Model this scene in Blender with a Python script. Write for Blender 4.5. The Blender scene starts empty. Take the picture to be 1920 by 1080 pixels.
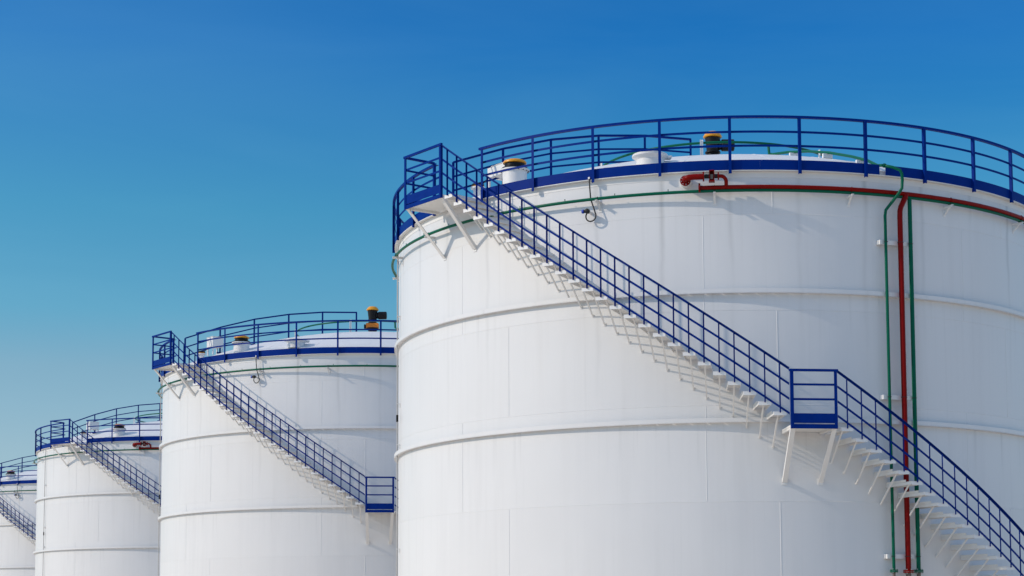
import bpy, bmesh, math, random
from mathutils import Vector, Matrix

scene = bpy.context.scene
COL = scene.collection
rad = math.radians
random.seed(7)

# ---------------------------------------------------------------- camera
cd = bpy.data.cameras.new("camera")
cam = bpy.data.objects.new("camera", cd)
COL.objects.link(cam)
cd.sensor_width = 36.0
cd.lens = 63.182
cd.shift_x = -0.036669
cd.shift_y = 0.171005
cd.clip_start = 0.1
cd.clip_end = 20000.0
TILT, ROLL, ZC = 0.0947430, 0.00548868, 1.7
_u = Vector((1, 0, 0)); _v = Vector((0, -math.sin(TILT), math.cos(TILT))); _f = Vector((0, math.cos(TILT), math.sin(TILT)))
_r = _u * math.cos(ROLL) - _v * math.sin(ROLL)
_up = _u * math.sin(ROLL) + _v * math.cos(ROLL)
cam.matrix_world = Matrix(((_r.x, _up.x, -_f.x, 0), (_r.y, _up.y, -_f.y, 0), (_r.z, _up.z, -_f.z, ZC), (0, 0, 0, 1)))
scene.camera = cam

# ---------------------------------------------------------------- light
SUN_EL, SUN_TRAVEL = 30.0, 76.5            # elevation; compass direction the light travels (from +Y towards +X)
sd = bpy.data.lights.new("sun", 'SUN')
sd.energy = 2.25
sd.angle = rad(0.53)
sd.color = (1.0, 0.865, 0.70)
sun = bpy.data.objects.new("sun", sd)
COL.objects.link(sun)
_d = Vector((math.sin(rad(SUN_TRAVEL)) * math.cos(rad(SUN_EL)), math.cos(rad(SUN_TRAVEL)) * math.cos(rad(SUN_EL)), -math.sin(rad(SUN_EL))))
sun.rotation_euler = _d.to_track_quat('-Z', 'Y').to_euler()
sun.location = (-60, -10, 40)

world = bpy.data.worlds.new("World")
scene.world = world
world.use_nodes = True
wt = world.node_tree
wt.nodes.clear()
wo = wt.nodes.new('ShaderNodeOutputWorld')
wb = wt.nodes.new('ShaderNodeBackground')
sky = wt.nodes.new('ShaderNodeTexSky')
sky.sky_type = 'NISHITA'
sky.sun_disc = False
sky.sun_elevation = rad(SUN_EL)
sky.sun_rotation = rad(SUN_TRAVEL + 180)
sky.altitude = 200
sky.air_density = 1.0
sky.dust_density = 0.3
sky.ozone_density = 3.0
wb.inputs['Strength'].default_value = 0.15
# sky tint: blue deepens above pale horizon; unseen upper sky brightened for fill light
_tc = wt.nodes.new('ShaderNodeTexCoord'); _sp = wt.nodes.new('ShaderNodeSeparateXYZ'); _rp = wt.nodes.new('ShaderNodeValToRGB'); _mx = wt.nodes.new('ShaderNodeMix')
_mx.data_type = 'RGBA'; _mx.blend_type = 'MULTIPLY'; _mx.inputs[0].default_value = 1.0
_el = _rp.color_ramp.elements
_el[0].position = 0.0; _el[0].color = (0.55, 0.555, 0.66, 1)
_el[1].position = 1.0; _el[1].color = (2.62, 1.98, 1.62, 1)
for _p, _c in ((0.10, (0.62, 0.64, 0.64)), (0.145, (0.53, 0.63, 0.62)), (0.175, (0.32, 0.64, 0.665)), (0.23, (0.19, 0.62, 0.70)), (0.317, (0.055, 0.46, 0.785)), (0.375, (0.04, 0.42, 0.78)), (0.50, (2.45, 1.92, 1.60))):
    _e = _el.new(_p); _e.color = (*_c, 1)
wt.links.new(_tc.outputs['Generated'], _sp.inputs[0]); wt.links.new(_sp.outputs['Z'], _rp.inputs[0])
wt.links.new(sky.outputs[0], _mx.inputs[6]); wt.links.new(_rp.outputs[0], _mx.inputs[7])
# faint drifting haze in the air
_nm = wt.nodes.new('ShaderNodeMapping'); _nm.inputs['Scale'].default_value = (1.6, 1.6, 8.0); _nm.inputs['Rotation'].default_value = (0.12, 0.05, 0)
_nn = wt.nodes.new('ShaderNodeTexNoise'); _nn.inputs['Scale'].default_value = 2.2; _nn.inputs['Detail'].default_value = 7; _nn.inputs['Roughness'].default_value = 0.55; _nn.inputs['Distortion'].default_value = 0.6
_nr = wt.nodes.new('ShaderNodeMapRange'); _nr.inputs['From Min'].default_value = 0.35; _nr.inputs['From Max'].default_value = 0.72; _nr.inputs['To Min'].default_value = 0.0; _nr.inputs['To Max'].default_value = 0.045
_hz = wt.nodes.new('ShaderNodeMix'); _hz.data_type = 'RGBA'; _hz.inputs[7].default_value = (2.2, 4.6, 5.6, 1)
wt.links.new(_tc.outputs['Generated'], _nm.inputs[0]); wt.links.new(_nm.outputs[0], _nn.inputs['Vector']); wt.links.new(_nn.outputs['Fac'], _nr.inputs['Value'])
_xr = wt.nodes.new('ShaderNodeMapRange'); _xr.inputs['From Min'].default_value = 0.05; _xr.inputs['From Max'].default_value = -0.50; _xr.inputs['To Max'].default_value = 0.10
_ad = wt.nodes.new('ShaderNodeMath')
wt.links.new(_sp.outputs['X'], _xr.inputs['Value']); wt.links.new(_xr.outputs[0], _ad.inputs[0]); wt.links.new(_nr.outputs[0], _ad.inputs[1])
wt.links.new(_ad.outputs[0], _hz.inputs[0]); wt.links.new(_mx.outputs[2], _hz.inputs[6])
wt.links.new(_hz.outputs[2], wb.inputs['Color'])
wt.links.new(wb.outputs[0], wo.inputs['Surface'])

scene.view_settings.view_transform = 'Standard'
scene.view_settings.look = 'None'
scene.view_settings.exposure = 0.13
scene.view_settings.gamma = 1.0

# ---------------------------------------------------------------- materials
def new_mat(name):
    m = bpy.data.materials.new(name)
    m.use_nodes = True
    nt = m.node_tree
    b = nt.nodes['Principled BSDF']
    return m, nt, b

def N(nt, kind, **kw):
    n = nt.nodes.new(kind)
    for k, v in kw.items():
        setattr(n, k, v)
    return n

def paint(name, col, rough=0.4, var=0.12, scale=3.0, metallic=0.0, bump=0.0, spec=0.5):
    m, nt, b = new_mat(name)
    tc = N(nt, 'ShaderNodeTexCoord')
    no = N(nt, 'ShaderNodeTexNoise')
    no.inputs['Scale'].default_value = scale
    no.inputs['Detail'].default_value = 6
    nt.links.new(tc.outputs['Object'], no.inputs['Vector'])
    mx = N(nt, 'ShaderNodeMix', data_type='RGBA')
    mx.inputs[6].default_value = (col[0] * (1 - var), col[1] * (1 - var), col[2] * (1 - var), 1)
    mx.inputs[7].default_value = (min(1, col[0] * (1 + var)), min(1, col[1] * (1 + var)), min(1, col[2] * (1 + var)), 1)
    nt.links.new(no.outputs['Fac'], mx.inputs[0])
    nt.links.new(mx.outputs[2], b.inputs['Base Color'])
    mr = N(nt, 'ShaderNodeMapRange')
    mr.inputs['To Min'].default_value = max(0.05, rough - 0.1)
    mr.inputs['To Max'].default_value = min(1, rough + 0.1)
    nt.links.new(no.outputs['Fac'], mr.inputs['Value'])
    nt.links.new(mr.outputs[0], b.inputs['Roughness'])
    b.inputs['Metallic'].default_value = metallic
    b.inputs['Specular IOR Level'].default_value = spec
    if bump > 0:
        bp = N(nt, 'ShaderNodeBump')
        bp.inputs['Strength'].default_value = bump
        bp.inputs['Distance'].default_value = 0.01
        nt.links.new(no.outputs['Fac'], bp.inputs['Height'])
        nt.links.new(bp.outputs[0], b.inputs['Normal'])
    return m

def shell_paint(name):
    """white tank paint: plate to plate tone, rain streaks, faint grime, slightly buckled plates"""
    m, nt, b = new_mat(name)
    L = nt.links.new
    tc = N(nt, 'ShaderNodeTexCoord')
    sep = N(nt, 'ShaderNodeSeparateXYZ')
    L(tc.outputs['Object'], sep.inputs[0])
    ang = N(nt, 'ShaderNodeMath', operation='ARCTAN2')
    neg = N(nt, 'ShaderNodeMath', operation='MULTIPLY'); neg.inputs[1].default_value = -1
    L(sep.outputs['Y'], neg.inputs[0])
    L(sep.outputs['X'], ang.inputs[0]); L(neg.outputs[0], ang.inputs[1])
    arc = N(nt, 'ShaderNodeMath', operation='MULTIPLY'); arc.inputs[1].default_value = 8.2
    L(ang.outputs[0], arc.inputs[0])
    def vec(su, sz):
        a = N(nt, 'ShaderNodeMath', operation='MULTIPLY'); a.inputs[1].default_value = su
        z = N(nt, 'ShaderNodeMath', operation='MULTIPLY'); z.inputs[1].default_value = sz
        L(arc.outputs[0], a.inputs[0]); L(sep.outputs['Z'], z.inputs[0])
        c = N(nt, 'ShaderNodeCombineXYZ')
        L(a.outputs[0], c.inputs[0]); L(z.outputs[0], c.inputs[1])
        return c.outputs[0]
    def noise(v, sc, det=4, rough=0.55):
        n = N(nt, 'ShaderNodeTexNoise')
        n.inputs['Scale'].default_value = sc; n.inputs['Detail'].default_value = det; n.inputs['Roughness'].default_value = rough
        L(v, n.inputs['Vector'])
        return n.outputs['Fac']
    def rng(v, a, bb, lo, hi):
        r = N(nt, 'ShaderNodeMapRange')
        r.inputs['From Min'].default_value = a; r.inputs['From Max'].default_value = bb
        r.inputs['To Min'].default_value = lo; r.inputs['To Max'].default_value = hi
        L(v, r.inputs['Value'])
        return r.outputs[0]
    def mul(a, c):
        k = N(nt, 'ShaderNodeMath', operation='MULTIPLY')
        L(a, k.inputs[0])
        if hasattr(c, 'default_value'): L(c, k.inputs[1])
        else: k.inputs[1].default_value = c
        return k.outputs[0]
    # rain streaks: narrow in angle, long in height
    s1 = rng(noise(vec(2.2, 0.10), 1.0, 5, 0.6), 0.50, 0.78, 0, 1)
    s2 = rng(noise(vec(9.0, 0.16), 1.0, 3, 0.6), 0.55, 0.80, 0, 1)
    patch = rng(noise(vec(0.35, 0.35), 1.0, 3), 0.35, 0.7, 0.25, 1)
    st = N(nt, 'ShaderNodeMath', operation='MAXIMUM')
    L(mul(s1, 0.75), st.inputs[0]); L(mul(s2, 0.6), st.inputs[1])
    streak = mul(st.outputs[0], patch)
    # runs of dirt below each guard-rail post, fading downwards
    fr = N(nt, 'ShaderNodeMath', operation='PINGPONG'); fr.inputs[1].default_value = rad(10.27) * 8.2 / 2
    shf = N(nt, 'ShaderNodeMath', operation='ADD'); shf.inputs[1].default_value = rad(44.45) * 8.2 + 10 * rad(10.27) * 8.2
    wob = N(nt, 'ShaderNodeMath', operation='ADD')
    L(arc.outputs[0], shf.inputs[0]); L(rng(noise(vec(0.5, 0.6), 1.0, 3), 0, 1, -0.12, 0.12), wob.inputs[0]); L(shf.outputs[0], wob.inputs[1]); L(wob.outputs[0], fr.inputs[0])
    run = mul(mul(rng(fr.outputs[0], 0.0, 0.085, 1, 0), rng(sep.outputs['Z'], 6.5, 11.4, 0.0, 1.0)), rng(noise(vec(0.7, 0.25), 1.0, 3), 0.35, 0.65, 0.1, 1.0))
    # thin rusty weeps under the stiffening rings
    def below(z0, d):
        return mul(rng(sep.outputs['Z'], z0 - d, z0, 0, 1), rng(sep.outputs['Z'], z0, z0 + 0.01, 1, 0))
    wp = N(nt, 'ShaderNodeMath', operation='MAXIMUM'); L(below(8.857, 1.1), wp.inputs[0]); L(below(6.103, 1.1), wp.inputs[1])
    weep = mul(wp.outputs[0], rng(noise(vec(5.0, 0.12), 1.0, 3), 0.55, 0.75, 0, 1))
    fm = N(nt, 'ShaderNodeMath', operation='MAXIMUM'); L(mul(streak, 0.40), fm.inputs[0]); L(mul(run, 0.80), fm.inputs[1])
    fm2 = N(nt, 'ShaderNodeMath', operation='MAXIMUM'); L(fm.outputs[0], fm2.inputs[0]); L(mul(weep, 0.5), fm2.inputs[1])
    full = fm2.outputs[0]
    blot = rng(noise(tc.outputs['Object'], 0.5, 4), 0.4, 0.75, 0, 1)
    # plates
    br = N(nt, 'ShaderNodeTexBrick')
    br.offset = 0.25; br.offset_frequency = 2
    br.inputs['Color1'].default_value = (0.700, 0.700, 0.700, 1)
    br.inputs['Color2'].default_value = (0.722, 0.722, 0.722, 1)
    br.inputs['Mortar'].default_value = (0.71, 0.71, 0.71, 1)
    br.inputs['Scale'].default_value = 1.0
    br.inputs['Mortar Size'].default_value = 0.0
    br.inputs['Brick Width'].default_value = 6.17
    br.inputs['Row Height'].default_value = 2.045
    sh = N(nt, 'ShaderNodeVectorMath', operation='ADD'); sh.inputs[1].default_value = (1.6, -0.35, 0)
    L(vec(1, 1), sh.inputs[0]); L(sh.outputs[0], br.inputs['Vector'])
    m1 = N(nt, 'ShaderNodeMix', data_type='RGBA'); m1.inputs[7].default_value = (0.46, 0.46, 0.455, 1)
    L(br.outputs['Color'], m1.inputs[6]); L(full, m1.inputs[0])
    m2 = N(nt, 'ShaderNodeMix', data_type='RGBA'); m2.inputs[7].default_value = (0.65, 0.65, 0.65, 1)
    L(m1.outputs[2], m2.inputs[6]); L(mul(blot, 0.30), m2.inputs[0])
    L(m2.outputs[2], b.inputs['Base Color'])
    L(rng(streak, 0, 1, 0.34, 0.55), b.inputs['Roughness'])
    b.inputs['Specular IOR Level'].default_value = 0.4
    bp = N(nt, 'ShaderNodeBump'); bp.inputs['Strength'].default_value = 0.34; bp.inputs['Distance'].default_value = 0.05
    hv = N(nt, 'ShaderNodeMath', operation='ADD')
    L(mul(noise(vec(0.55, 0.30), 1.0, 2), 1.0), hv.inputs[0]); L(mul(noise(vec(1.5, 0.25), 1.0, 1), 0.35), hv.inputs[1])
    L(hv.outputs[0], bp.inputs['Height']); L(bp.outputs[0], b.inputs['Normal'])
    return m

M = {}
M['shell'] = shell_paint('white_tank_paint')
M['white'] = paint('white_steel_paint', (0.76, 0.755, 0.74), 0.45, 0.05, 5.0)
M['roof'] = paint('white_roof_paint', (0.72, 0.715, 0.705), 0.55, 0.06, 1.5)
M['blue'] = paint('blue_steel_paint', (0.0001, 0.022, 0.195), 0.42, 0.18, 5.0, spec=0.05)
M['green'] = paint('green_pipe_paint', (0.0008, 0.105, 0.058), 0.33, 0.12, 6.0, spec=0.12)
M['red'] = paint('red_pipe_paint', (0.19, 0.003, 0.002), 0.30, 0.14, 6.0, spec=0.10)
M['yellow'] = paint('amber_cap_paint', (0.74, 0.31, 0.008), 0.4, 0.15, 8.0)
M['orange'] = paint('orange_filter_paint', (0.72, 0.20, 0.008), 0.5, 0.25, 20.0)
M['black'] = paint('black_iron', (0.006, 0.006, 0.007), 0.42, 0.3, 10.0, spec=0.25)
M['cable'] = paint('black_cable_rubber', (0.012, 0.012, 0.012), 0.55, 0.2, 10.0)
M['rust'] = paint('weathered_pipe_steel', (0.16, 0.13, 0.11), 0.6, 0.4, 12.0, 0.2, 0.2)
M['conduit'] = paint('grey_conduit_steel', (0.42, 0.415, 0.40), 0.5, 0.15, 8.0)
M['capblue'] = paint('blue_sensor_cap', (0.01, 0.05, 0.42), 0.4, 0.1, 8.0)
M['bolt'] = paint('bright_bolt_steel', (0.55, 0.54, 0.52), 0.35, 0.1, 20.0, 0.6)

# ---------------------------------------------------------------- mesh builder
TAU = 2 * math.pi
R = 8.2
def P(phi, r, z):
    a = rad(phi)
    return Vector((r * math.sin(a), -r * math.cos(a), z))
def er(phi): a = rad(phi); return Vector((math.sin(a), -math.cos(a), 0))
def et(phi): a = rad(phi); return Vector((math.cos(a), math.sin(a), 0))
Z = Vector((0, 0, 1))

class MB:
    def __init__(s): s.v = []; s.f = []
    def add(s, vs, fs):
        o = len(s.v); s.v += [tuple(x) for x in vs]; s.f += [tuple(i + o for i in f) for f in fs]
        return s
    def box(s, c, x, y, z, hx, hy, hz):
        """oriented box: centre, three unit axes, half sizes"""
        c = Vector(c)
        vs = [c + x * (hx * i) + y * (hy * j) + z * (hz * k) for k in (-1, 1) for j in (-1, 1) for i in (-1, 1)]
        return s.add(vs, [(0, 2, 3, 1), (4, 5, 7, 6), (0, 1, 5, 4), (2, 6, 7, 3), (0, 4, 6, 2), (1, 3, 7, 5)])
    def bar(s, p0, p1, side, w, h):
        """straight bar p0->p1, w across 'side', h across the third direction"""
        p0, p1 = Vector(p0), Vector(p1)
        d = (p1 - p0); L = d.length; d = d / L
        sd_ = (side - d * side.dot(d)).normalized()
        n = d.cross(sd_)
        return s.box((p0 + p1) / 2, sd_, n, d, w / 2, h / 2, L / 2)
    def sweep(s, rings, closed=False, cap=True):
        """rings: list of equal-length point loops"""
        n = len(rings[0]); vs = [p for r_ in rings for p in r_]; fs = []
        m = len(rings)
        for i in range(m if closed else m - 1):
            j = (i + 1) % m
            for k in range(n):
                l = (k + 1) % n
                fs.append((i * n + k, i * n + l, j * n + l, j * n + k))
        if cap and not closed:
            fs.append(tuple(range(n))[::-1]); fs.append(tuple((m - 1) * n + k for k in range(n)))
        return s.add(vs, fs)
    def tube(s, pts, r, seg=10, closed=False, cap=True):
        pts = [Vector(p) for p in pts]; m = len(pts); rings = []
        up = None
        for i, p in enumerate(pts):
            a = pts[(i - 1) % m] if (closed or i > 0) else p
            b_ = pts[(i + 1) % m] if (closed or i < m - 1) else p
            t = (b_ - a).normalized()
            if up is None:
                up = Z if abs(t.z) < 0.9 else Vector((1, 0, 0))
            x = (up - t * up.dot(t)).normalized(); y = t.cross(x); up = x
            rr = r[i] if isinstance(r, (list, tuple)) else r
            rings.append([p + x * (rr * math.cos(TAU * k / seg)) + y * (rr * math.sin(TAU * k / seg)) for k in range(seg)])
        return s.sweep(rings, closed, cap)
    def lathe(s, prof, c=(0, 0, 0), axis=None, seg=32, cap=True):
        c = Vector(c); ax = (axis or Z).normalized()
        x = (Vector((1, 0, 0)) if abs(ax.x) < 0.9 else Vector((0, 1, 0))); x = (x - ax * x.dot(ax)).normalized(); y = ax.cross(x)
        rings = [[c + ax * z + x * (r_ * math.cos(TAU * k / seg)) + y * (r_ * math.sin(TAU * k / seg)) for k in range(seg)] for r_, z in prof]
        return s.sweep(rings, False, cap)
    def arc(s, sect, ph0, ph1, step=2.0, zfun=None, closed=False):
        """sweep a (r, z) section loop round the tank axis; zfun(phi) adds height"""
        n = max(1, int(math.ceil(abs(ph1 - ph0) / step)))
        rings = []
        for i in range(n if closed else n + 1):
            ph = ph0 + (ph1 - ph0) * i / n
            dz = zfun(ph) if zfun else 0
            rings.append([P(ph, r_, z + dz) for r_, z in sect])
        return s.sweep(rings, closed)
    def build(s, name, mat, parent=None, smooth=None, loc=None):
        me = bpy.data.meshes.new(name)
        me.from_pydata(s.v, [], s.f)
        bm = bmesh.new(); bm.from_mesh(me)
        bmesh.ops.recalc_face_normals(bm, faces=bm.faces)
        bm.to_mesh(me); bm.free()
        me.materials.append(M[mat])
        if smooth:
            for p in me.polygons: p.use_smooth = True
            me.set_sharp_from_angle(angle=rad(smooth))
        o = bpy.data.objects.new(name, me); COL.objects.link(o)
        if parent: o.parent = parent
        if loc: o.location = loc
        return o

def rect(r0, r1, z0, z1): return [(r0, z0), (r1, z0), (r1, z1), (r0, z1)]
def circ(r, z, rad_, n=10): return [(r + rad_ * math.cos(TAU * k / n), z + rad_ * math.sin(TAU * k / n)) for k in range(n)]

def thing(name, label, cat, loc=(0, 0, 0), rz=0.0, group=None):
    o = bpy.data.objects.new(name, None); COL.objects.link(o)
    o.empty_display_size = 0.3
    o.location = loc; o.rotation_euler = (0, 0, rz)
    o['label'] = label; o['category'] = cat
    if group: o['group'] = group
    return o
def kids(o):
    return [c for c in bpy.data.objects if c.parent == o]
def copy_tree(o, parent=None):
    c = o.copy(); COL.objects.link(c)
    if parent: c.parent = parent
    for ch in kids(o): copy_tree(ch, c)
    return c

# ---------------------------------------------------------------- ground
def ground():
    m, nt, b = new_mat('pale_compacted_gravel')
    tc = N(nt, 'ShaderNodeTexCoord'); n1 = N(nt, 'ShaderNodeTexNoise'); n1.inputs['Scale'].default_value = 0.08; n1.inputs['Detail'].default_value = 8
    n2 = N(nt, 'ShaderNodeTexNoise'); n2.inputs['Scale'].default_value = 8; n2.inputs['Detail'].default_value = 4
    nt.links.new(tc.outputs['Object'], n1.inputs['Vector']); nt.links.new(tc.outputs['Object'], n2.inputs['Vector'])
    mx = N(nt, 'ShaderNodeMix', data_type='RGBA'); mx.inputs[6].default_value = (0.71, 0.58, 0.44, 1); mx.inputs[7].default_value = (0.79, 0.66, 0.51, 1)
    ad = N(nt, 'ShaderNodeMath', operation='MULTIPLY'); nt.links.new(n1.outputs['Fac'], ad.inputs[0]); ad.inputs[1].default_value = 1.2
    nt.links.new(ad.outputs[0], mx.inputs[0]); nt.links.new(mx.outputs[2], b.inputs['Base Color']); b.inputs['Roughness'].default_value = 0.9
    bp = N(nt, 'ShaderNodeBump'); bp.inputs['Distance'].default_value = 0.02; nt.links.new(n2.outputs['Fac'], bp.inputs['Height']); nt.links.new(bp.outputs[0], b.inputs['Normal'])
    M['ground'] = m
    g = MB().add([(-4000, -4000, 0), (4000, -4000, 0), (4000, 4000, 0), (-4000, 4000, 0)], [(0, 1, 2, 3)]).build('ground', 'ground')
    g['kind'] = 'structure'
ground()

# ---------------------------------------------------------------- the four tanks: axis positions and turn of their fittings
SITES = [((4.36315, 45.76347), 0.0), ((-6.88122, 70.43646), 0.0), ((-19.60707, 98.26359), 16.8), ((-31.16188, 123.03604), 2.5)]
WHICH = ['the largest tank in front', 'the second tank', 'the third tank', 'the far fourth tank at the left edge']
RIM_Z, RISE = 11.62, 1.78
Z1, Z2 = 8.857, 6.103
def roof_z(r): return RIM_Z + RISE * (1 - (r / R) ** 2)

def spread(protos):
    """copy things standing on the first tank to the other three; protos: (object, label list, tanks, extra turn flag)"""
    for o, labels, which, turn in protos:
        for k in which:
            if k == 0: continue
            c = copy_tree(o)
            (x, y), rot = SITES[k]
            a = rad(rot if turn else 0)
            off = Vector(o.location) - Vector((SITES[0][0][0], SITES[0][0][1], 0))
            off.rotate(Matrix.Rotation(a, 3, 'Z'))
            c.location = Vector((x, y, 0)) + off
            c.rotation_euler = (0, 0, o.rotation_euler.z + a)
            c['label'] = labels[k]
BASE = (SITES[0][0][0], SITES[0][0][1], 0)
def at(phi, r, z): return Vector(BASE) + P(phi, r, z)
PROTOS = []

# ---------------------------------------------------------------- tank
def make_tank():
    labels = ['large white storage tank in front, cut off by the right edge of the picture',
              'white storage tank directly behind the largest one, second in the row',
              'white storage tank third in the row, between the second tank and the cut-off last one',
              'farthest white storage tank, cut off by the left edge of the picture']
    t = thing('storage_tank', labels[0], 'storage tank', BASE, 0, 'white storage tanks in a row')
    s = MB()
    s.lathe([(R, 0.0), (R, 3.0), (R, 6.0), (R, 9.0), (R, RIM_Z)], seg=288, cap=False)
    # weld beads: girth seams and staggered vertical seams
    for z in (2.40, 4.44, 6.48, 8.50, 10.57):
        s.arc([(R - 0.002, z - 0.008), (R + 0.004, z), (R - 0.002, z + 0.008)], 0, 360, 2.0, closed=True)
    levels = [0.0, 2.40, 4.44, 6.48, 8.50, 10.57, RIM_Z - 0.05]
    starts = [-7.4, 3.25, -7.45, 3.25, -7.5, 2.85]
    for i, ph0 in enumerate(starts):
        for k in range(8):
            ph = ph0 + 43.1 * (k - 4)
            z0, z1 = levels[i] + 0.012, levels[i + 1] - 0.012
            s.add([P(ph - 0.07, R - 0.002, z0), P(ph, R + 0.006, z0), P(ph + 0.07, R - 0.002, z0),
                   P(ph - 0.07, R - 0.002, z1), P(ph, R + 0.006, z1), P(ph + 0.07, R - 0.002, z1)],
                  [(0, 1, 4, 3), (1, 2, 5, 4), (0, 2, 1), (3, 4, 5)])
    s.build('shell', 'shell', t, smooth=40)
    rf = MB()
    n = 24
    rf.lathe([(R + 0.004, RIM_Z - 0.02)] + [(R * (1 - i / n), roof_z(R * (1 - i / n))) for i in range(n)] + [(0.02, roof_z(0))], seg=144, cap=False)
    # lapped roof plates: thin radial weld lines
    for k in range(24):
        ph = k * 15 + 4
        for i in range(8):
            r0, r1 = 8.1 - i * 0.9, 8.1 - (i + 1) * 0.9
            if r1 < 0.7: break
            rf.bar(P(ph, r0, roof_z(r0) + 0.001), P(ph, r1, roof_z(r1) + 0.001), et(ph), 0.03, 0.008)
    rf.build('roof', 'roof', t, smooth=40)
    rim = MB()
    rim.arc(rect(R + 0.006, 8.310, 11.488, 11.500), 0, 360, 2.0, closed=True)          # flat kerb angle the toe board stands on
    rim.arc(rect(R + 0.001, R + 0.007, 11.36, 11.486), 0, 360, 2.0, closed=True)
    rim.build('roof_rim', 'white', t, smooth=30)
    for z in (Z1, Z2):
        g = MB()
        g.arc(rect(R + 0.035, R + 0.108, z, z + 0.010), 0, 360, 2.0, closed=True)
        g.arc(rect(R + 0.097, R + 0.108, z + 0.012, z + 0.095), 0, 360, 2.0, closed=True)
        for k in range(144):                                                               # stitch-welded inner edge: small drain gaps
            g.arc(rect(R - 0.002, R + 0.0345, z + 0.001, z + 0.009), k * 2.5 + 0.35, k * 2.5 + 2.5, 1.1)
        g.build('stiffening_ring', 'shell', t, smooth=30)
    PROTOS.append((t, labels, (0, 1, 2, 3), True))
make_tank()

# ---------------------------------------------------------------- guard rail round the roof
RAIL_R = 8.310
def make_guard():
    labels = ['blue guard rail round the roof of ' + w for w in WHICH]
    t = thing('guard_rail', labels[0], 'guard rail', BASE, 0, 'blue roof guard rails')
    GS = -44.45; STEP = 10.27
    ends = GS + STEP * 33
    for k in range(34):
        ph = GS + STEP * k
        p = MB()
        c = P(ph, RAIL_R + 0.021, (11.415 + 12.62) / 2)
        hz = (12.62 - 11.415) / 2
        p.box(c - et(ph) * 0.027, et(ph), er(ph), Z, 0.004, 0.029, hz)                      # L angle: web
        p.box(c + er(ph) * 0.033, et(ph), er(ph), Z, 0.031, 0.004, hz)                      # L angle: outer face
        p.build('post', 'blue', t)
    a0, a1 = GS - 0.75, 303.5
    MB().arc([(RAIL_R - 0.016, 12.622), (RAIL_R + 0.056, 12.622), (RAIL_R + 0.056, 12.672), (RAIL_R + 0.048, 12.672), (RAIL_R + 0.048, 12.630), (RAIL_R - 0.016, 12.630)], a0, a1, 1.0).build('top_rail', 'blue', t)
    for z in (12.335, 12.03):
        MB().arc(rect(RAIL_R - 0.020, RAIL_R - 0.010, z - 0.024, z + 0.024), a0, a1, 1.0).build('mid_rail', 'blue', t)
    tb = MB()
    for b0, b1 in ((a0, 19.55), (20.55, a1)):
        k = b0
        while k < b1 - 0.01:
            e = min(b1, k + STEP * 1.5)
            tb.arc(rect(RAIL_R - 0.012, RAIL_R - 0.006, 11.506, 11.722), k + 0.004, e - 0.004, 1.0)
            k = e
    tb.build('toe_board', 'blue', t)
    PROTOS.append((t, labels, (0, 1, 2, 3), True))
make_guard()

# ---------------------------------------------------------------- walkway rail up the roof
def make_walk_rail():
    labels = ['blue walkway rail climbing over the dome of ' + w for w in WHICH]
    t = thing('walkway_rail', labels[0], 'hand rail', BASE, 0, 'blue walkway rails over the roofs')
    ph = -54.6
    rs = [8.05, 6.65, 5.25, 3.8, 2.34, 0.84]
    top = [12.66, 13.20, 13.64, 13.97, 14.20, 14.34]
    for r_, z in zip(rs, top):
        p = MB(); zb = roof_z(r_) - 0.01
        c = P(ph, r_, (zb + z) / 2)
        p.box(c, et(ph), er(ph), Z, 0.030, 0.005, (z - zb) / 2)
        p.box(c + er(ph) * 0.034 + et(ph) * 0.026, er(ph), et(ph), Z, 0.028, 0.004, (z - zb) / 2)
        p.box(P(ph, r_ + 0.03, zb + 0.02), er(ph), et(ph), Z, 0.10, 0.06, 0.02)
        p.build('post', 'blue', t)
    def rail(dz, w, h):
        m = MB()
        for i in range(5):
            m.bar(P(ph, rs[i], top[i] + dz), P(ph, rs[i + 1], top[i + 1] + dz), et(ph), w, h)
        return m
    rail(0.012, 0.055, 0.05).build('top_rail', 'blue', t)
    for dz in (-0.33, -0.66):
        rail(dz, 0.012, 0.045).build('mid_rail', 'blue', t)
    PROTOS.append((t, labels, (0, 1, 2, 3), True))
make_walk_rail()

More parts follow.
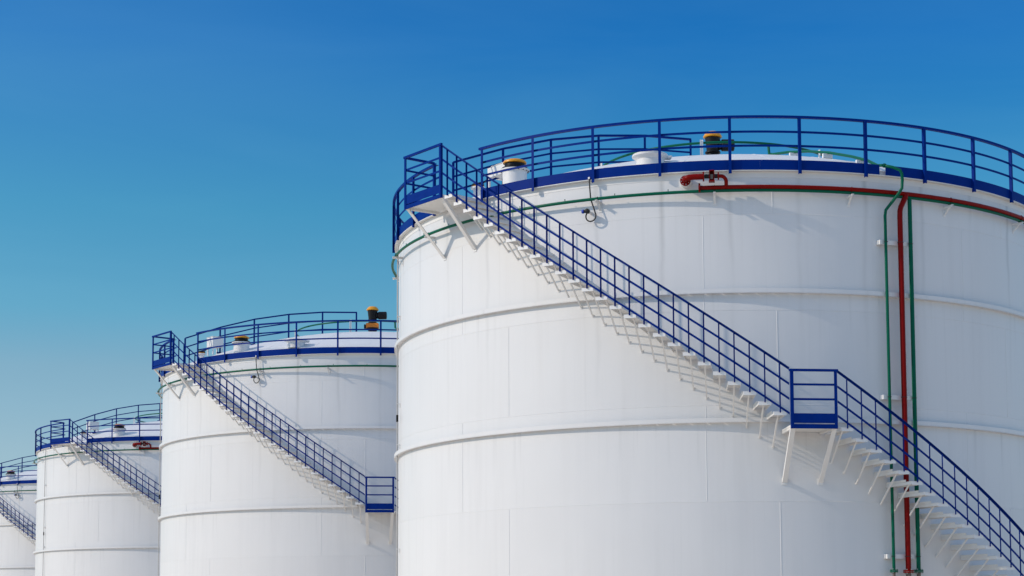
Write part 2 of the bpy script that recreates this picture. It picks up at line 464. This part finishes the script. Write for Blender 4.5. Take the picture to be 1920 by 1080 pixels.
# ---------------------------------------------------------------- spiral stair
RO = R + 1.03
def make_stair():
    labels = ['white stepped stair with blue railing winding down the front of the largest tank',
              'white stepped stair with blue railing winding down the second tank',
              'white stepped stair with blue railing winding down the third tank',
              'small white stair with blue railing on the far tank at the left edge']
    t = thing('spiral_stair', labels[0], 'staircase', BASE, 0, 'spiral stairs up the tanks')
    A0, A1 = -55.9, -46.95                       # top platform
    B0, B1 = 3.65, 9.65                          # mid landing
    U0, US = 12.645, -0.1096                     # rail height at A1, fall per degree
    def zu(ph): return U0 + US * (ph - A1)
    ZL = 7.085
    def zl(ph): return ZL - 0.1118 * (ph - B1)
    up = [-45.62 + 1.917 * i for i in range(26)]
    lo = [11.05 + 1.935 * j for j in range(28)]
    steps = [(p, zu(p) - 1.035) for p in up] + [(p, zl(p) - 1.035) for p in lo]
    for ph, z in steps:
        if z < 0.12: continue
        tr = MB(); E_, T_ = er(ph), et(ph)
        r0 = R + 0.012; r1 = R + 1.02; rc = (r0 + r1) / 2; hl = (r1 - r0) / 2
        tr.box(P(ph, rc, z - 0.004), E_, T_, Z, hl, 0.135, 0.004)
        tr.box(P(ph, rc, z - 0.038) + T_ * 0.131, E_, T_, Z, hl - 0.008, 0.003, 0.028)      # nosing lips
        tr.box(P(ph, rc, z - 0.038) - T_ * 0.131, E_, T_, Z, hl - 0.008, 0.003, 0.028)
        tr.box(P(ph, R + 0.40, z + 0.024) - T_ * 0.131, E_, T_, Z, 0.385, 0.003, 0.023)      # up-turned back edge
        tr.box(P(ph, r1 - 0.004, z - 0.044), E_, T_, Z, 0.003, 0.127, 0.034)
        trd = tr.build('tread', 'white', t)
        st = MB()
        st.bar(P(ph, R + 0.74, z - 0.010), P(ph, R + 0.012, z - 0.64), T_, 0.030, 0.024)
        st.box(P(ph, R + 0.010, z - 0.63), T_, E_, Z, 0.022, 0.006, 0.03)
        st.build('strut', 'white', trd)
    # railing
    def flat(zf, a, b_, dz0, dz1, r0, r1):
        return MB().arc(rect(r0, r1, dz0, dz1), a, b_, 1.0, zf)
    for zf, a, b_, phs in ((zu, A1 + 0.2, B0 - 0.15, up), (zl, B1 + 0.15, lo[-1] + 1.2, lo)):
        tp = MB().arc([(RO - 0.012, -0.048), (RO - 0.004, -0.048), (RO - 0.004, -0.006), (RO + 0.040, -0.006), (RO + 0.040, 0.002), (RO - 0.012, 0.002)], a, b_, 1.0, zf)
        tp.build('hand_rail', 'blue', t)
        for d in (-0.335, -0.645):
            flat(zf, a, b_, d - 0.026, d + 0.026, RO - 0.012, RO - 0.003).build('mid_rail', 'blue', t)
        flat(zf, a, b_, -0.945 - 0.026, -0.945 + 0.026, RO - 0.012, RO - 0.003).build('bottom_rail', 'blue', t)
        for ph in phs:
            if zf(ph) - 1.1 < 0: continue
            q = MB()
            zt, zb = zf(ph) - 0.012, zf(ph) - 1.06
            q.box(P(ph, RO + 0.015, (zt + zb) / 2) - et(ph) * 0.0145, et(ph), er(ph), Z, 0.003, 0.015, (zt - zb) / 2)
            q.box(P(ph, RO + 0.002, (zt + zb) / 2) , et(ph), er(ph), Z, 0.0115, 0.003, (zt - zb) / 2)
            q.build('baluster', 'blue', t)
    # platforms
    def platform(name, a, b_, zbot, ztop_rail, rin, endrail):
        cA, cB = P(a, RO + 0.02, 0), P(b_, RO + 0.02, 0)
        along = (cB - cA).normalized(); outn = Vector((along.y, -along.x, 0))
        if outn.dot(er((a + b_) / 2)) < 0: outn = -outn
        lift = lambda v, z: Vector((v.x, v.y, z))
        fl = MB()
        inner = [P(a + (b_ - a) * i / 6, rin, 0) for i in range(7)]
        oA, oB = cA - outn * 0.012, cB - outn * 0.012
        loop = [oA, oB] + inner[::-1]
        n = len(loop)
        fl.add([lift(v, zbot + 0.045) for v in loop] + [lift(v, zbot + 0.085) for v in loop],
               [tuple(range(n))[::-1], tuple(range(n, 2 * n))] + [(i, (i + 1) % n, n + (i + 1) % n, n + i) for i in range(n)])
        for c, ph in ((cA, a), (cB, b_)):
            s_ = et(ph) * (0.030 if ph == a else -0.030)
            fl.bar(lift(c - outn * 0.02, zbot + 0.02) + s_, lift(P(ph, rin, 0), zbot + 0.02) + s_, Z, 0.046, 0.05)
        plat = thing_part(name, t)
        fl.build('floor', 'white', plat)
        MB().bar(lift(cA, zbot + 0.046), lift(cB, zbot + 0.046), Z, 0.092, 0.010).build('edge_channel', 'blue', plat)
        MB().bar(lift(cA, zbot + 0.214), lift(cB, zbot + 0.214), Z, 0.20, 0.006).build('toe_board', 'blue', plat)
        MB().bar(lift(cA - along * 0.03, ztop_rail - 0.02), lift(cB + along * 0.03, ztop_rail - 0.02), Z, 0.05, 0.05).build('top_rail', 'blue', plat)
        for d in (-0.315, -0.62):
            MB().bar(lift(cA - outn * 0.012, ztop_rail + d), lift(cB - outn * 0.012, ztop_rail + d), Z, 0.045, 0.010).build('mid_rail', 'blue', plat)
        for c, sg in ((cA, 1), (cB, -1)):
            q = MB(); hz = (ztop_rail - 0.046 - zbot) / 2
            q.box(lift(c, zbot + hz) + outn * 0.012 + along * (0.026 * sg), along, outn, Z, 0.032, 0.005, hz)
            q.box(lift(c, zbot + hz) - outn * 0.020 - along * (0.002 * sg), outn, along, Z, 0.026, 0.004, hz)
            q.build('post', 'blue', plat)
        for c, ph, sg in ((cA, a, 1), (cB, b_, -1)):
            br = MB()
            side = et(ph); off = side * (0.045 * sg)
            top = lift(c - er(ph) * 0.05, zbot + 0.01) + off; bot = P(ph, R + 0.03, zbot - 1.02) + off
            br.bar(top, bot, side, 0.100, 0.007)
            dn = (bot - top).normalized(); nn = dn.cross(side).normalized()
            if nn.dot(er(ph)) > 0: nn = -nn
            br.bar(top + nn * 0.036 - side * (0.0465 * sg), bot + nn * 0.036 - side * (0.0465 * sg), side, 0.007, 0.066)
            br.box(P(ph, R + 0.008, zbot - 1.00) + off, side, er(ph), Z, 0.055, 0.007, 0.07)
            br.build('bracket', 'white', plat)
        if endrail:
            pin = P(-56.4, 8.42, 0); 
            for z, w, h in ((ztop_rail - 0.02, 0.05, 0.05), (ztop_rail - 0.315, 0.045, 0.010), (ztop_rail - 0.62, 0.045, 0.010)):
                MB().bar(lift(cA, z) - outn * 0.03, lift(pin, z), Z, w, h).build('end_rail', 'blue', plat)
            MB().bar(lift(cA, zbot + 0.18) - outn * 0.03, lift(pin, zbot + 0.18), Z, 0.13, 0.006).build('end_toe_board', 'blue', plat)
            q = MB(); hz = (ztop_rail - 0.046 - (zbot - 0.02)) / 2
            q.box(lift(pin, zbot - 0.02 + hz), er(-56.4), et(-56.4), Z, 0.030, 0.028, hz)
            q.build('inner_post', 'blue', plat)
        return plat
    def thing_part(name, par):
        o = bpy.data.objects.new(name, None); COL.objects.link(o); o.parent = par; o.empty_display_size = 0.2
        return o
    platform('top_platform', A0, A1, 11.425, 12.665, 8.36, True)
    platform('landing', B0, B1, 5.858, 7.085, R + 0.02, False)
    PROTOS.append((t, labels, (0, 1, 2, 3), True))
make_stair()

# ---------------------------------------------------------------- green cooling water pipe round the shell
def make_cooling():
    labels = ['dark green water pipe ringing the shell of ' + w for w in WHICH]
    t = thing('cooling_pipe', labels[0], 'pipe', BASE, 0, 'green water pipes round the tanks')
    PR, PZ = R + 0.165, 11.045
    MB().arc(circ(PR, PZ, 0.034, 10), -118, 200, 1.5).build('ring_pipe', 'green', t, smooth=50)
    for j in range(-11, 22):
        ph = -20.5 + 8.05 * j
        if ph < -112 or ph > 160: continue
        q = MB().lathe([(0.008, 0.02), (0.008, 0.06), (0.011, 0.061), (0.011, 0.072)], P(ph, PR, PZ), Z, 8)
        q.build('spray_nozzle', 'green', t, smooth=40)
    for ph in (-94, -76, -59, -41, -23.2, -5.7, 14.6, 32, 50, 68, 86):
        b = MB(); E_, T_ = er(ph), et(ph)
        b.box(P(ph, R + 0.135, PZ - 0.050), E_, T_, Z, 0.130, 0.026, 0.005)
        b.box(P(ph, R + 0.135, PZ - 0.074) - T_ * 0.023, E_, T_, Z, 0.128, 0.003, 0.018)
        b.bar(P(ph, R + 0.20, PZ - 0.06), P(ph, R + 0.01, PZ - 0.235), T_, 0.045, 0.006)
        b.box(P(ph, R + 0.006, PZ - 0.20), T_, E_, Z, 0.04, 0.005, 0.07)
        b.build('pipe_bracket', 'white', t)
        c = MB().tube([P(ph, PR, PZ) + Vector((0, 0, 0)) + (E_ * math.cos(a) + Z * math.sin(a)) * 0.039 for a in [x * TAU / 12 for x in range(12)]], 0.006, 6, closed=True)
        c.build('clamp', 'cable', t)
    ph = 24.35
    MB().tube([P(ph, PR, PZ - 0.03), P(ph, PR, 8), P(ph, PR, 3.0)], 0.046, 14).build('drop_pipe', 'green', t, smooth=50)
    flange_set(t, ph, PR, 2.985, 0.046, 'green')
    PROTOS.append((t, labels, (0, 1, 2, 3), False))

def flange_set(t, ph, pr, z, rr, mat):
    f = MB()
    for dz in (0.012, -0.022):
        f.lathe([(rr * 0.9, dz - 0.012), (rr + 0.055, dz - 0.012), (rr + 0.055, dz + 0.012), (rr * 0.9, dz + 0.012)], P(ph, pr, z), Z, 20)
    f.build('flange', mat, t, smooth=40)
    for k in range(6):
        a = TAU * k / 6
        c = P(ph, pr, z) + Vector((math.cos(a), math.sin(a), 0)) * (rr + 0.035)
        MB().lathe([(0.010, -0.055), (0.010, 0.045)], c, Z, 6).build('bolt', 'bolt', t)
    MB().tube([P(ph, pr, z - 0.03), P(ph, pr, 0.02)], rr * 0.95, 12).build('lower_pipe', 'rust', t, smooth=50)
make_cooling()

# ---------------------------------------------------------------- red foam pipe
def foam_nozzle(t, ph0=-8.0):
    """flanged nozzle, elbow, chamber and return bend; the main starts ph0"""
    zn = 11.285
    pn = ph0 - 1.9
    n0 = P(pn, R, zn)
    MB().lathe([(0.125, -0.01), (0.125, 0.16)], n0, er(pn), 24).build('nozzle_collar', 'white', t, smooth=40)
    MB().lathe([(0.05, 0.162), (0.112, 0.162), (0.112, 0.198), (0.05, 0.198)], n0, er(pn), 24).build('nozzle_flange', 'red', t, smooth=40)
    for k in range(8):
        a = TAU * k / 8 + 0.2
        MB().lathe([(0.010, 0.198), (0.010, 0.216)], n0 + et(pn) * 0.086 * math.cos(a) + Z * 0.086 * math.sin(a), er(pn), 6).build('bolt', 'bolt', t)
    rr = R + 0.33
    zh = zn + 0.035
    path = [n0 + er(pn) * 0.19, n0 + er(pn) * 0.26 + Z * 0.006, n0 + er(pn) * 0.31 + et(pn) * 0.03 + Z * 0.015, n0 + er(pn) * 0.335 + et(pn) * 0.085 + Z * 0.025]
    path += [P(ph0 + d, rr, zh) for d in (-0.7, 0.0, 0.70)]
    MB().tube(path, 0.062, 16).build('elbow_pipe', 'red', t, smooth=50)
    def fl(ph, r1):
        return MB().lathe([(0.03, -0.014), (r1, -0.014), (r1, 0.014), (0.03, 0.014)], P(ph, rr, zh), et(ph), 20)
    fl(ph0 + 0.78, 0.105).build('flange', 'red', t, smooth=40)
    m = MB(); m.lathe([(0.045, 0), (0.045, 0.30)], P(ph0 + 0.9, rr, zh), et(ph0 + 1.5), 14)
    m.build('chamber_pipe', 'black', t, smooth=50)
    bx = MB(); c = P(ph0 + 1.95, rr, zh); T_, E_ = et(ph0 + 1.95), er(ph0 + 1.95)
    bx.box(c + Z * 0.110, T_, E_, Z, 0.055, 0.085, 0.008); bx.box(c - Z * 0.110, T_, E_, Z, 0.062, 0.085, 0.010)
    bx.box(c - T_ * 0.050, T_, E_, Z, 0.005, 0.083, 0.101); bx.box(c + T_ * 0.050, T_, E_, Z, 0.005, 0.083, 0.101)
    bx.box(c - E_ * 0.075, T_, E_, Z, 0.044, 0.006, 0.101)
    bx.build('foam_chamber', 'red', t)
    MB().box(c + E_ * 0.03 - Z * 0.02, T_, E_, Z, 0.028, 0.02, 0.05).build('vapour_seal', 'rust', t)
    fl(ph0 + 2.88, 0.085).build('flange', 'red', t, smooth=40)
    pe = ph0 + 4.0
    q = []
    for i in range(7):
        a = i / 6 * math.pi / 2
        q.append(P(pe - 0.75 + 0.75 * math.sin(a), rr - 0.06 * i / 6, zh - 0.11 * (1 - math.cos(a))))
    MB().tube([P(ph0 + 2.9, rr, zh)] + q + [P(pe, R + 0.22, 11.13)], 0.040, 12).build('return_bend', 'red', t, smooth=50)
FR, FZ = R + 0.20, 11.112
def make_foam_main():
    t = thing('foam_pipe', 'red fire foam pipe with flanged valve, curving along the largest tank and dropping down', 'pipe', BASE, 0, 'red foam pipes')
    MB().arc(circ(FR, FZ, 0.043, 12), -7.9, 175, 1.5).build('main_pipe', 'red', t, smooth=50)
    MB().lathe([(0.03, -0.018), (0.098, -0.018), (0.098, 0.018), (0.03, 0.018)], P(-7.85, FR, FZ), et(-7.85), 20).build('end_flange', 'red', t, smooth=40)
    foam_nozzle(t)
    ph = 22.42
    MB().tube([P(23.6, FR, FZ), P(23.35, FR + 0.005, FZ - 0.10), P(22.62, FR, FZ - 0.30), P(22.45, FR, FZ - 0.40), P(ph, FR, FZ - 0.55), P(ph, FR, 7), P(ph, FR, 3.0)], 0.058, 16).build('drop_pipe', 'red', t, smooth=50)
    flange_set(t, ph, FR, 2.975, 0.058, 'red')
    for z in (10.03, 6.68, 3.29):
        b = MB()
        b.arc(rect(R + 0.055, R + 0.115, z - 0.048, z + 0.048), 19.3, 24.2, 1.0)
        b.box(P(19.35, R + 0.03, z), er(19.35), et(19.35), Z, 0.028, 0.03, 0.046)
        b.box(P(23.6, R + 0.03, z), er(23.6), et(23.6), Z, 0.028, 0.03, 0.046)
        b.build('pipe_support', 'white', t)
        c = MB()
        for pp_, r_, q in ((20.1, R + 0.165, 0.038), (22.42, FR, 0.062), (24.35, R + 0.165, 0.050)):
            c.tube([P(pp_, r_, z) + (er(pp_) * math.cos(a) + et(pp_) * math.sin(a)) * q for a in [x * TAU / 14 for x in range(14)]], 0.006, 6, closed=True)
        c.build('clamps', 'cable', t)
    for ph in (-5.7, 14.6, 32, 50):
        MB().tube([P(ph, FR, FZ) + (er(ph) * math.cos(a) + Z * math.sin(a)) * 0.048 for a in [x * TAU / 14 for x in range(14)]], 0.006, 6, closed=True).build('clamp', 'red', t)
    t3 = thing('foam_pipe', 'short red foam pipe with valve seen on the third tank beside the second', 'pipe', (SITES[2][0][0], SITES[2][0][1], 0), 0, 'red foam pipes')
    MB().arc(circ(FR, FZ, 0.043, 12), -6.9, 60, 1.5).build('main_pipe', 'red', t3, smooth=50)
    MB().lathe([(0.03, -0.018), (0.098, -0.018), (0.098, 0.018), (0.03, 0.018)], P(-6.85, FR, FZ), et(-6.85), 20).build('end_flange', 'red', t3, smooth=40)
    foam_nozzle(t3, -6.9)
make_foam_main()

# ---------------------------------------------------------------- light green roof spray pipe
def make_spray():
    labels = ['light green spray pipe over the roof of ' + w for w in WHICH]
    t = thing('roof_spray_pipe', labels[0], 'pipe', BASE, 0, 'green spray pipes over the roofs')
    rho, zz = 3.1, 13.55
    MB().arc(circ(rho, zz, 0.030, 10), 0, 360, 4, closed=True).build('ring_pipe', 'green', t, smooth=50)
    for k in range(6):
        ph = -11.5 + 60 * k
        q = MB(); zb = roof_z(rho) - 0.01
        q.box(P(ph, rho + 0.06, (zb + zz + 0.06) / 2), er(ph), et(ph), Z, 0.006, 0.035, (zz + 0.06 - zb) / 2)
        q.box(P(ph, rho + 0.09, (zb + zz + 0.06) / 2) - et(ph) * 0.031, er(ph), et(ph), Z, 0.024, 0.004, (zz + 0.06 - zb) / 2)
        q.build('pipe_stand', 'white', t)
    ph = 20.05
    path = [P(ph, 2.98, zz), P(ph, 3.02, roof_z(3.0) + 0.17), P(ph, 3.2, roof_z(3.2) + 0.14)]
    path += [P(ph, r_, roof_z(r_) + 0.14) for r_ in (4, 5, 6, 7, 7.7)]
    path += [P(ph, 8.1, roof_z(8.1) + 0.10), P(ph, 8.36, 11.70), P(20.9, 8.52, 11.63), P(21.75, 8.60, 11.56), P(22.05, 8.60, 11.48), P(22.1, 8.60, 11.35), P(22.0, 8.60, 11.17), P(21.6, 8.55, 11.05), P(20.5, 8.42, 10.80), P(20.15, 8.375, 10.72), P(20.05, 8.365, 10.6), P(20.1, 8.365, 7.0), P(20.15, 8.365, 3.0)]
    MB().tube(path, 0.033, 12).build('supply_pipe', 'green', t, smooth=60)
    for r_ in (4.3, 5.9, 7.4):
        q = MB(); q.box(P(ph, r_, roof_z(r_) + 0.052), er(ph), et(ph), Z, 0.03, 0.12, 0.050)
        q.build('pipe_foot', 'white', t)
    MB().lathe([(0.047, -0.02), (0.047, 0.02)], P(20.1, 8.37, 11.695), (P(20.9, 8.52, 11.63) - P(ph, 8.36, 11.70)), 12).build('coupling', 'green', t, smooth=40)
    flange_set(t, 20.15, 8.365, 2.985, 0.033, 'green')
    PROTOS.append((t, labels, (0, 1, 2, 3), False))
make_spray()

# ---------------------------------------------------------------- roof fittings
def frame_loc(k, phi, r, z):
    (x, y), rot = SITES[k]
    return Vector((x, y, 0)) + P(phi, r, z)
def X(): return Vector((1, 0, 0))
def Y(): return Vector((0, 1, 0))

def make_vents():
    labels = ['white roof vent with domed amber cap by the stair head of the largest tank',
              'white roof vent with flat amber cap on black rim on the second tank',
              'white roof vent with dark cap beside the cabinet on the third tank',
              'dark capped roof vent on the far tank at the left edge']
    t = thing('roof_vent', labels[0], 'roof vent', frame_loc(0, -46.3, 7.1, roof_z(7.1) - 0.05), 0.3, 'capped roof vents')
    b = MB()
    b.lathe([(0.285, -0.15), (0.285, 0.36)], seg=32)
    b.lathe([(0.25, 0.362), (0.345, 0.362), (0.345, 0.392), (0.25, 0.392)], seg=32)
    b.build('vent_body', 'white', t, smooth=40)
    for k in range(16):
        a = TAU * k / 16
        MB().lathe([(0.013, 0.345), (0.013, 0.410)], (0.318 * math.cos(a), 0.318 * math.sin(a), 0), Z, 6).build('bolt', 'black', t)
    k_ = MB()
    k_.lathe([(0.20, 0.393), (0.30, 0.393), (0.30, 0.44), (0.235, 0.47), (0.235, 0.535), (0.10, 0.54)], seg=32)
    k_.build('vent_screen', 'black', t, smooth=40)
    c = MB(); c.lathe([(0.245, 0.540), (0.272, 0.545), (0.275, 0.57), (0.25, 0.605), (0.18, 0.632), (0.08, 0.645), (0.005, 0.648)], seg=32)
    c.build('vent_cap', 'yellow', t, smooth=50)
    for kk, ph, r_ in ((1, -34.9, 7.42), (2, -18.4, 7.45), (3, -32.3, 7.45)):
        c = copy_tree(t); c.location = frame_loc(kk, ph, r_, roof_z(r_) - 0.08); c['label'] = labels[kk]
make_vents()

def make_center_valve():
    labels = ['black breather valve with amber cap atop ' + w for w in WHICH]
    t = thing('breather_valve', labels[0], 'valve', frame_loc(0, -27, 0.2, roof_z(0.2) + 0.09), 0.0, 'breather valves on the dome tops')
    b = MB()
    b.lathe([(0.19, -0.12), (0.19, 0.03), (0.14, 0.05), (0.13, 0.12), (0.23, 0.26), (0.23, 0.29)], seg=24)
    b.lathe([(0.19, 0.462), (0.19, 0.50), (0.15, 0.52), (0.15, 0.56), (0.20, 0.58), (0.20, 0.61), (0.16, 0.64), (0.19, 0.90), (0.20, 0.97), (0.10, 0.98)], seg=24)
    b.build('valve_body', 'black', t, smooth=40)
    MB().box((0.0, 0, 0.376), X(), Y(), Z, 0.24, 0.20, 0.084).build('flame_filter', 'orange', t)
    s = MB(); s.box((-0.285, 0, 0.345), X(), Y(), Z, 0.045, 0.09, 0.08); s.build('filter_port', 'black', t)
    a = MB()
    for x0, x1, h in ((0.14, 0.22, 0.13), (0.221, 0.56, 0.155)):
        a.lathe([(h - 0.02, x0), (h, x0 + 0.02), (h, x1 - 0.02), (h - 0.03, x1)], (0, 0, 0.79), X(), 20)
    a.build('side_chamber', 'black', t, smooth=40)
    c = MB(); c.lathe([(0.14, 0.985), (0.235, 0.99), (0.245, 1.02), (0.20, 1.09), (0.15, 1.135), (0.05, 1.155), (0.005, 1.157)], seg=32)
    c.build('valve_cap', 'yellow', t, smooth=50)
    PROTOS.append((t, labels, (0, 1, 2, 3), False))
make_center_valve()

def make_manway():
    labels = ['white flared roof manway with rim on the front roof edge of the largest tank',
              'white flared roof manway standing at the front roof edge of the second tank']
    t = thing('roof_manway', labels[0], 'manway', frame_loc(0, -17.0, 7.2, roof_z(7.2)), 0.2, 'white roof manways')
    b = MB(); b.lathe([(0.31, -0.12), (0.31, 0.06), (0.345, 0.10), (0.40, 0.132), (0.40, 0.155), (0.30, 0.158)], seg=32); b.build('neck', 'white', t, smooth=40)
    l = MB(); l.lathe([(0.39, 0.162), (0.39, 0.182), (0.02, 0.192)], seg=32); l.build('lid', 'white', t, smooth=40)
    h = MB(); h.box((0.42, 0, 0.15), X(), Y(), Z, 0.05, 0.06, 0.035); h.tube([(0.46, -0.09, 0.155), (0.46, 0.09, 0.155)], 0.025, 8); h.build('hinge', 'white', t)
    c = copy_tree(t); c.location = frame_loc(1, -16.6, 7.45, roof_z(7.45) + 0.05); c['label'] = labels[1]
make_manway()

def make_hatch():
    labels = ['small white gauge hatch with black lid lever by the stair head of the largest tank',
              'small white gauge hatch with black lid lever on the second tank',
              'small white gauge hatch with black lid in front of the cabinet on the third tank', 'small white gauge hatch on the far fourth tank']
    t = thing('gauge_hatch', labels[0], 'hatch', frame_loc(0, -53.2, 7.5, roof_z(7.5)), 0.0, 'gauge hatches on the roofs')
    b = MB(); b.lathe([(0.11, -0.1), (0.11, 0.16), (0.17, 0.165), (0.17, 0.20), (0.08, 0.205)], seg=24); b.build('hatch_neck', 'white', t, smooth=40)
    MB().lathe([(0.13, 0.206), (0.13, 0.238), (0.05, 0.24)], seg=24).build('hatch_seat', 'yellow', t, smooth=40)
    l = MB(); l.lathe([(0.15, 0.242), (0.15, 0.262), (0.12, 0.29), (0.02, 0.295)], seg=24)
    l.bar((0.10, 0, 0.27), (0.22, 0, 0.40), Y(), 0.03, 0.02); l.build('hatch_lid', 'black', t, smooth=40)
    PROTOS.append((t, labels, (0, 1, 2), True))
make_hatch()

def make_cabinet():
    labels = ['white steel cabinet on legs behind the amber capped vent of the largest tank',
              'white steel cabinet on legs between hatch and vent on the second tank',
              'white steel cabinet on legs on the roof of the third tank']
    def cab(k, ph, r_, rz, z0, z1, hx, hy):
        t = thing('roof_cabinet', labels[k], 'cabinet', frame_loc(k, ph, r_, roof_z(r_) - 0.02), rz, 'white cabinets on the roofs')
        b = MB(); b.box((0, 0, (z0 + z1) / 2), X(), Y(), Z, hx, hy, (z1 - z0) / 2); b.box((0, 0, z1 + 0.006), X(), Y(), Z, hx + 0.015, hy + 0.015, 0.005); b.build('cabinet_box', 'white', t)
        for x in (-hx + 0.03, hx - 0.03):
            for y in (-hy + 0.03, hy - 0.03):
                MB().box((x, y, z0 / 2 - 0.01), X(), Y(), Z, 0.022, 0.022, z0 / 2).build('leg', 'white', t)
    cab(0, -53.0, 6.75, 0.66, 0.30, 0.54, 0.25, 0.34)
    cab(1, -54.0, 6.9, 0.66, 0.30, 0.66, 0.22, 0.24)
    cab(2, -36.5, 6.9, 0.55, 0.26, 0.64, 0.24, 0.30)
make_cabinet()

# ---------------------------------------------------------------- level transmitter with looped cable
def make_gauge():
    labels = ['black and blue level sensor with looped black cable below the rim of the largest tank',
              'small black level sensor with hanging cable on the second tank', '',
              'tiny black level sensor with hanging cable on the far tank at the left edge']
    t = thing('level_sensor', labels[0], 'level sensor', BASE, 0, 'level sensors with hanging cables')
    ph = -24.75; z = 10.785
    E_, T_ = er(ph), et(ph)
    c = P(ph, R, z)
    MB().lathe([(0.032, -0.01), (0.032, 0.15), (0.045, 0.152), (0.045, 0.168)], c, E_, 16).build('stub', 'white', t, smooth=40)
    h = MB(); h.lathe([(0.035, 0.170), (0.055, 0.175), (0.055, 0.235), (0.035, 0.24)], c, E_, 20)
    h.lathe([(0.03, -0.075), (0.036, -0.07), (0.036, 0.0)], c + E_ * 0.205, T_, 14)
    h.build('sensor_head', 'black', t, smooth=40)
    MB().lathe([(0.042, 0.0), (0.044, 0.04), (0.03, 0.05)], c + E_ * 0.205 - T_ * 0.122, T_, 18).build('sensor_cap', 'capblue', t, smooth=40)
    pts = [P(ph + 0.15, 8.315, 11.515), P(ph + 0.20, 8.345, 11.47), P(ph + 0.27, 8.35, 11.30), P(ph + 0.40, 8.345, 11.05), P(ph + 0.93, 8.345, 10.83)]
    cc = P(ph + 0.38, 8.35, 10.69); rl = 0.122
    for i in range(15):
        a = 0.55 - i / 14 * 5.0
        pts.append(cc + T_ * (rl * math.cos(a)) + Z * (rl * math.sin(a)) - E_ * (0.002 * i))
    MB().tube(pts, 0.0155, 8).build('cable', 'cable', t, smooth=60)
    MB().box(P(ph + 0.1, 8.31, 11.53), T_, E_, Z, 0.02, 0.03, 0.02).build('cable_gland', 'white', t)
    for kk, d in ((1, 0.0), (3, 2.6)):
        q = copy_tree(t); q.location = (SITES[kk][0][0], SITES[kk][0][1], 0); q.rotation_euler = (0, 0, rad(d)); q['label'] = labels[kk]
make_gauge()

# ---------------------------------------------------------------- vertical conduit at the left of each tank
def make_conduit():
    labels = ['thin grey vertical conduit on the left side of the largest tank',
              'thin pale vertical conduit on the left side of the second tank',
              'dark grey vertical conduit near the left side of the third tank']
    t = thing('conduit', labels[0], 'conduit', BASE, 0, 'vertical conduits down the tanks')
    ph, r_ = -79.3, R + 0.075
    MB().tube([P(ph, r_ - 0.02, 11.40), P(ph, r_, 11.0), P(ph, r_, 6), P(ph, r_, 0.05)], 0.017, 10).build('conduit_pipe', 'conduit', t, smooth=50)
    for z in (9.6, 7.40, 6.38, 3.80, 1.8):
        b = MB(); b.box(P(ph, R + 0.045, z), er(ph), et(ph), Z, 0.045, 0.035, 0.005); b.box(P(ph, R + 0.006, z - 0.04), er(ph), et(ph), Z, 0.006, 0.045, 0.05)
        b.bar(P(ph, R + 0.07, z), P(ph, R + 0.01, z - 0.09), et(ph), 0.03, 0.006)
        b.build('conduit_bracket', 'white', t)
    q = MB().tube([P(ph, r_, 6.95), P(ph, r_, 7.12)], 0.028, 10).build('junction', 'black', t)
    for kk, d in ((1, -1.0), (2, 24.7)):
        c = copy_tree(t); c.location = (SITES[kk][0][0], SITES[kk][0][1], 0); c.rotation_euler = (0, 0, rad(d)); c['label'] = labels[kk]
make_conduit()

bpy.context.view_layer.update()
spread(PROTOS)
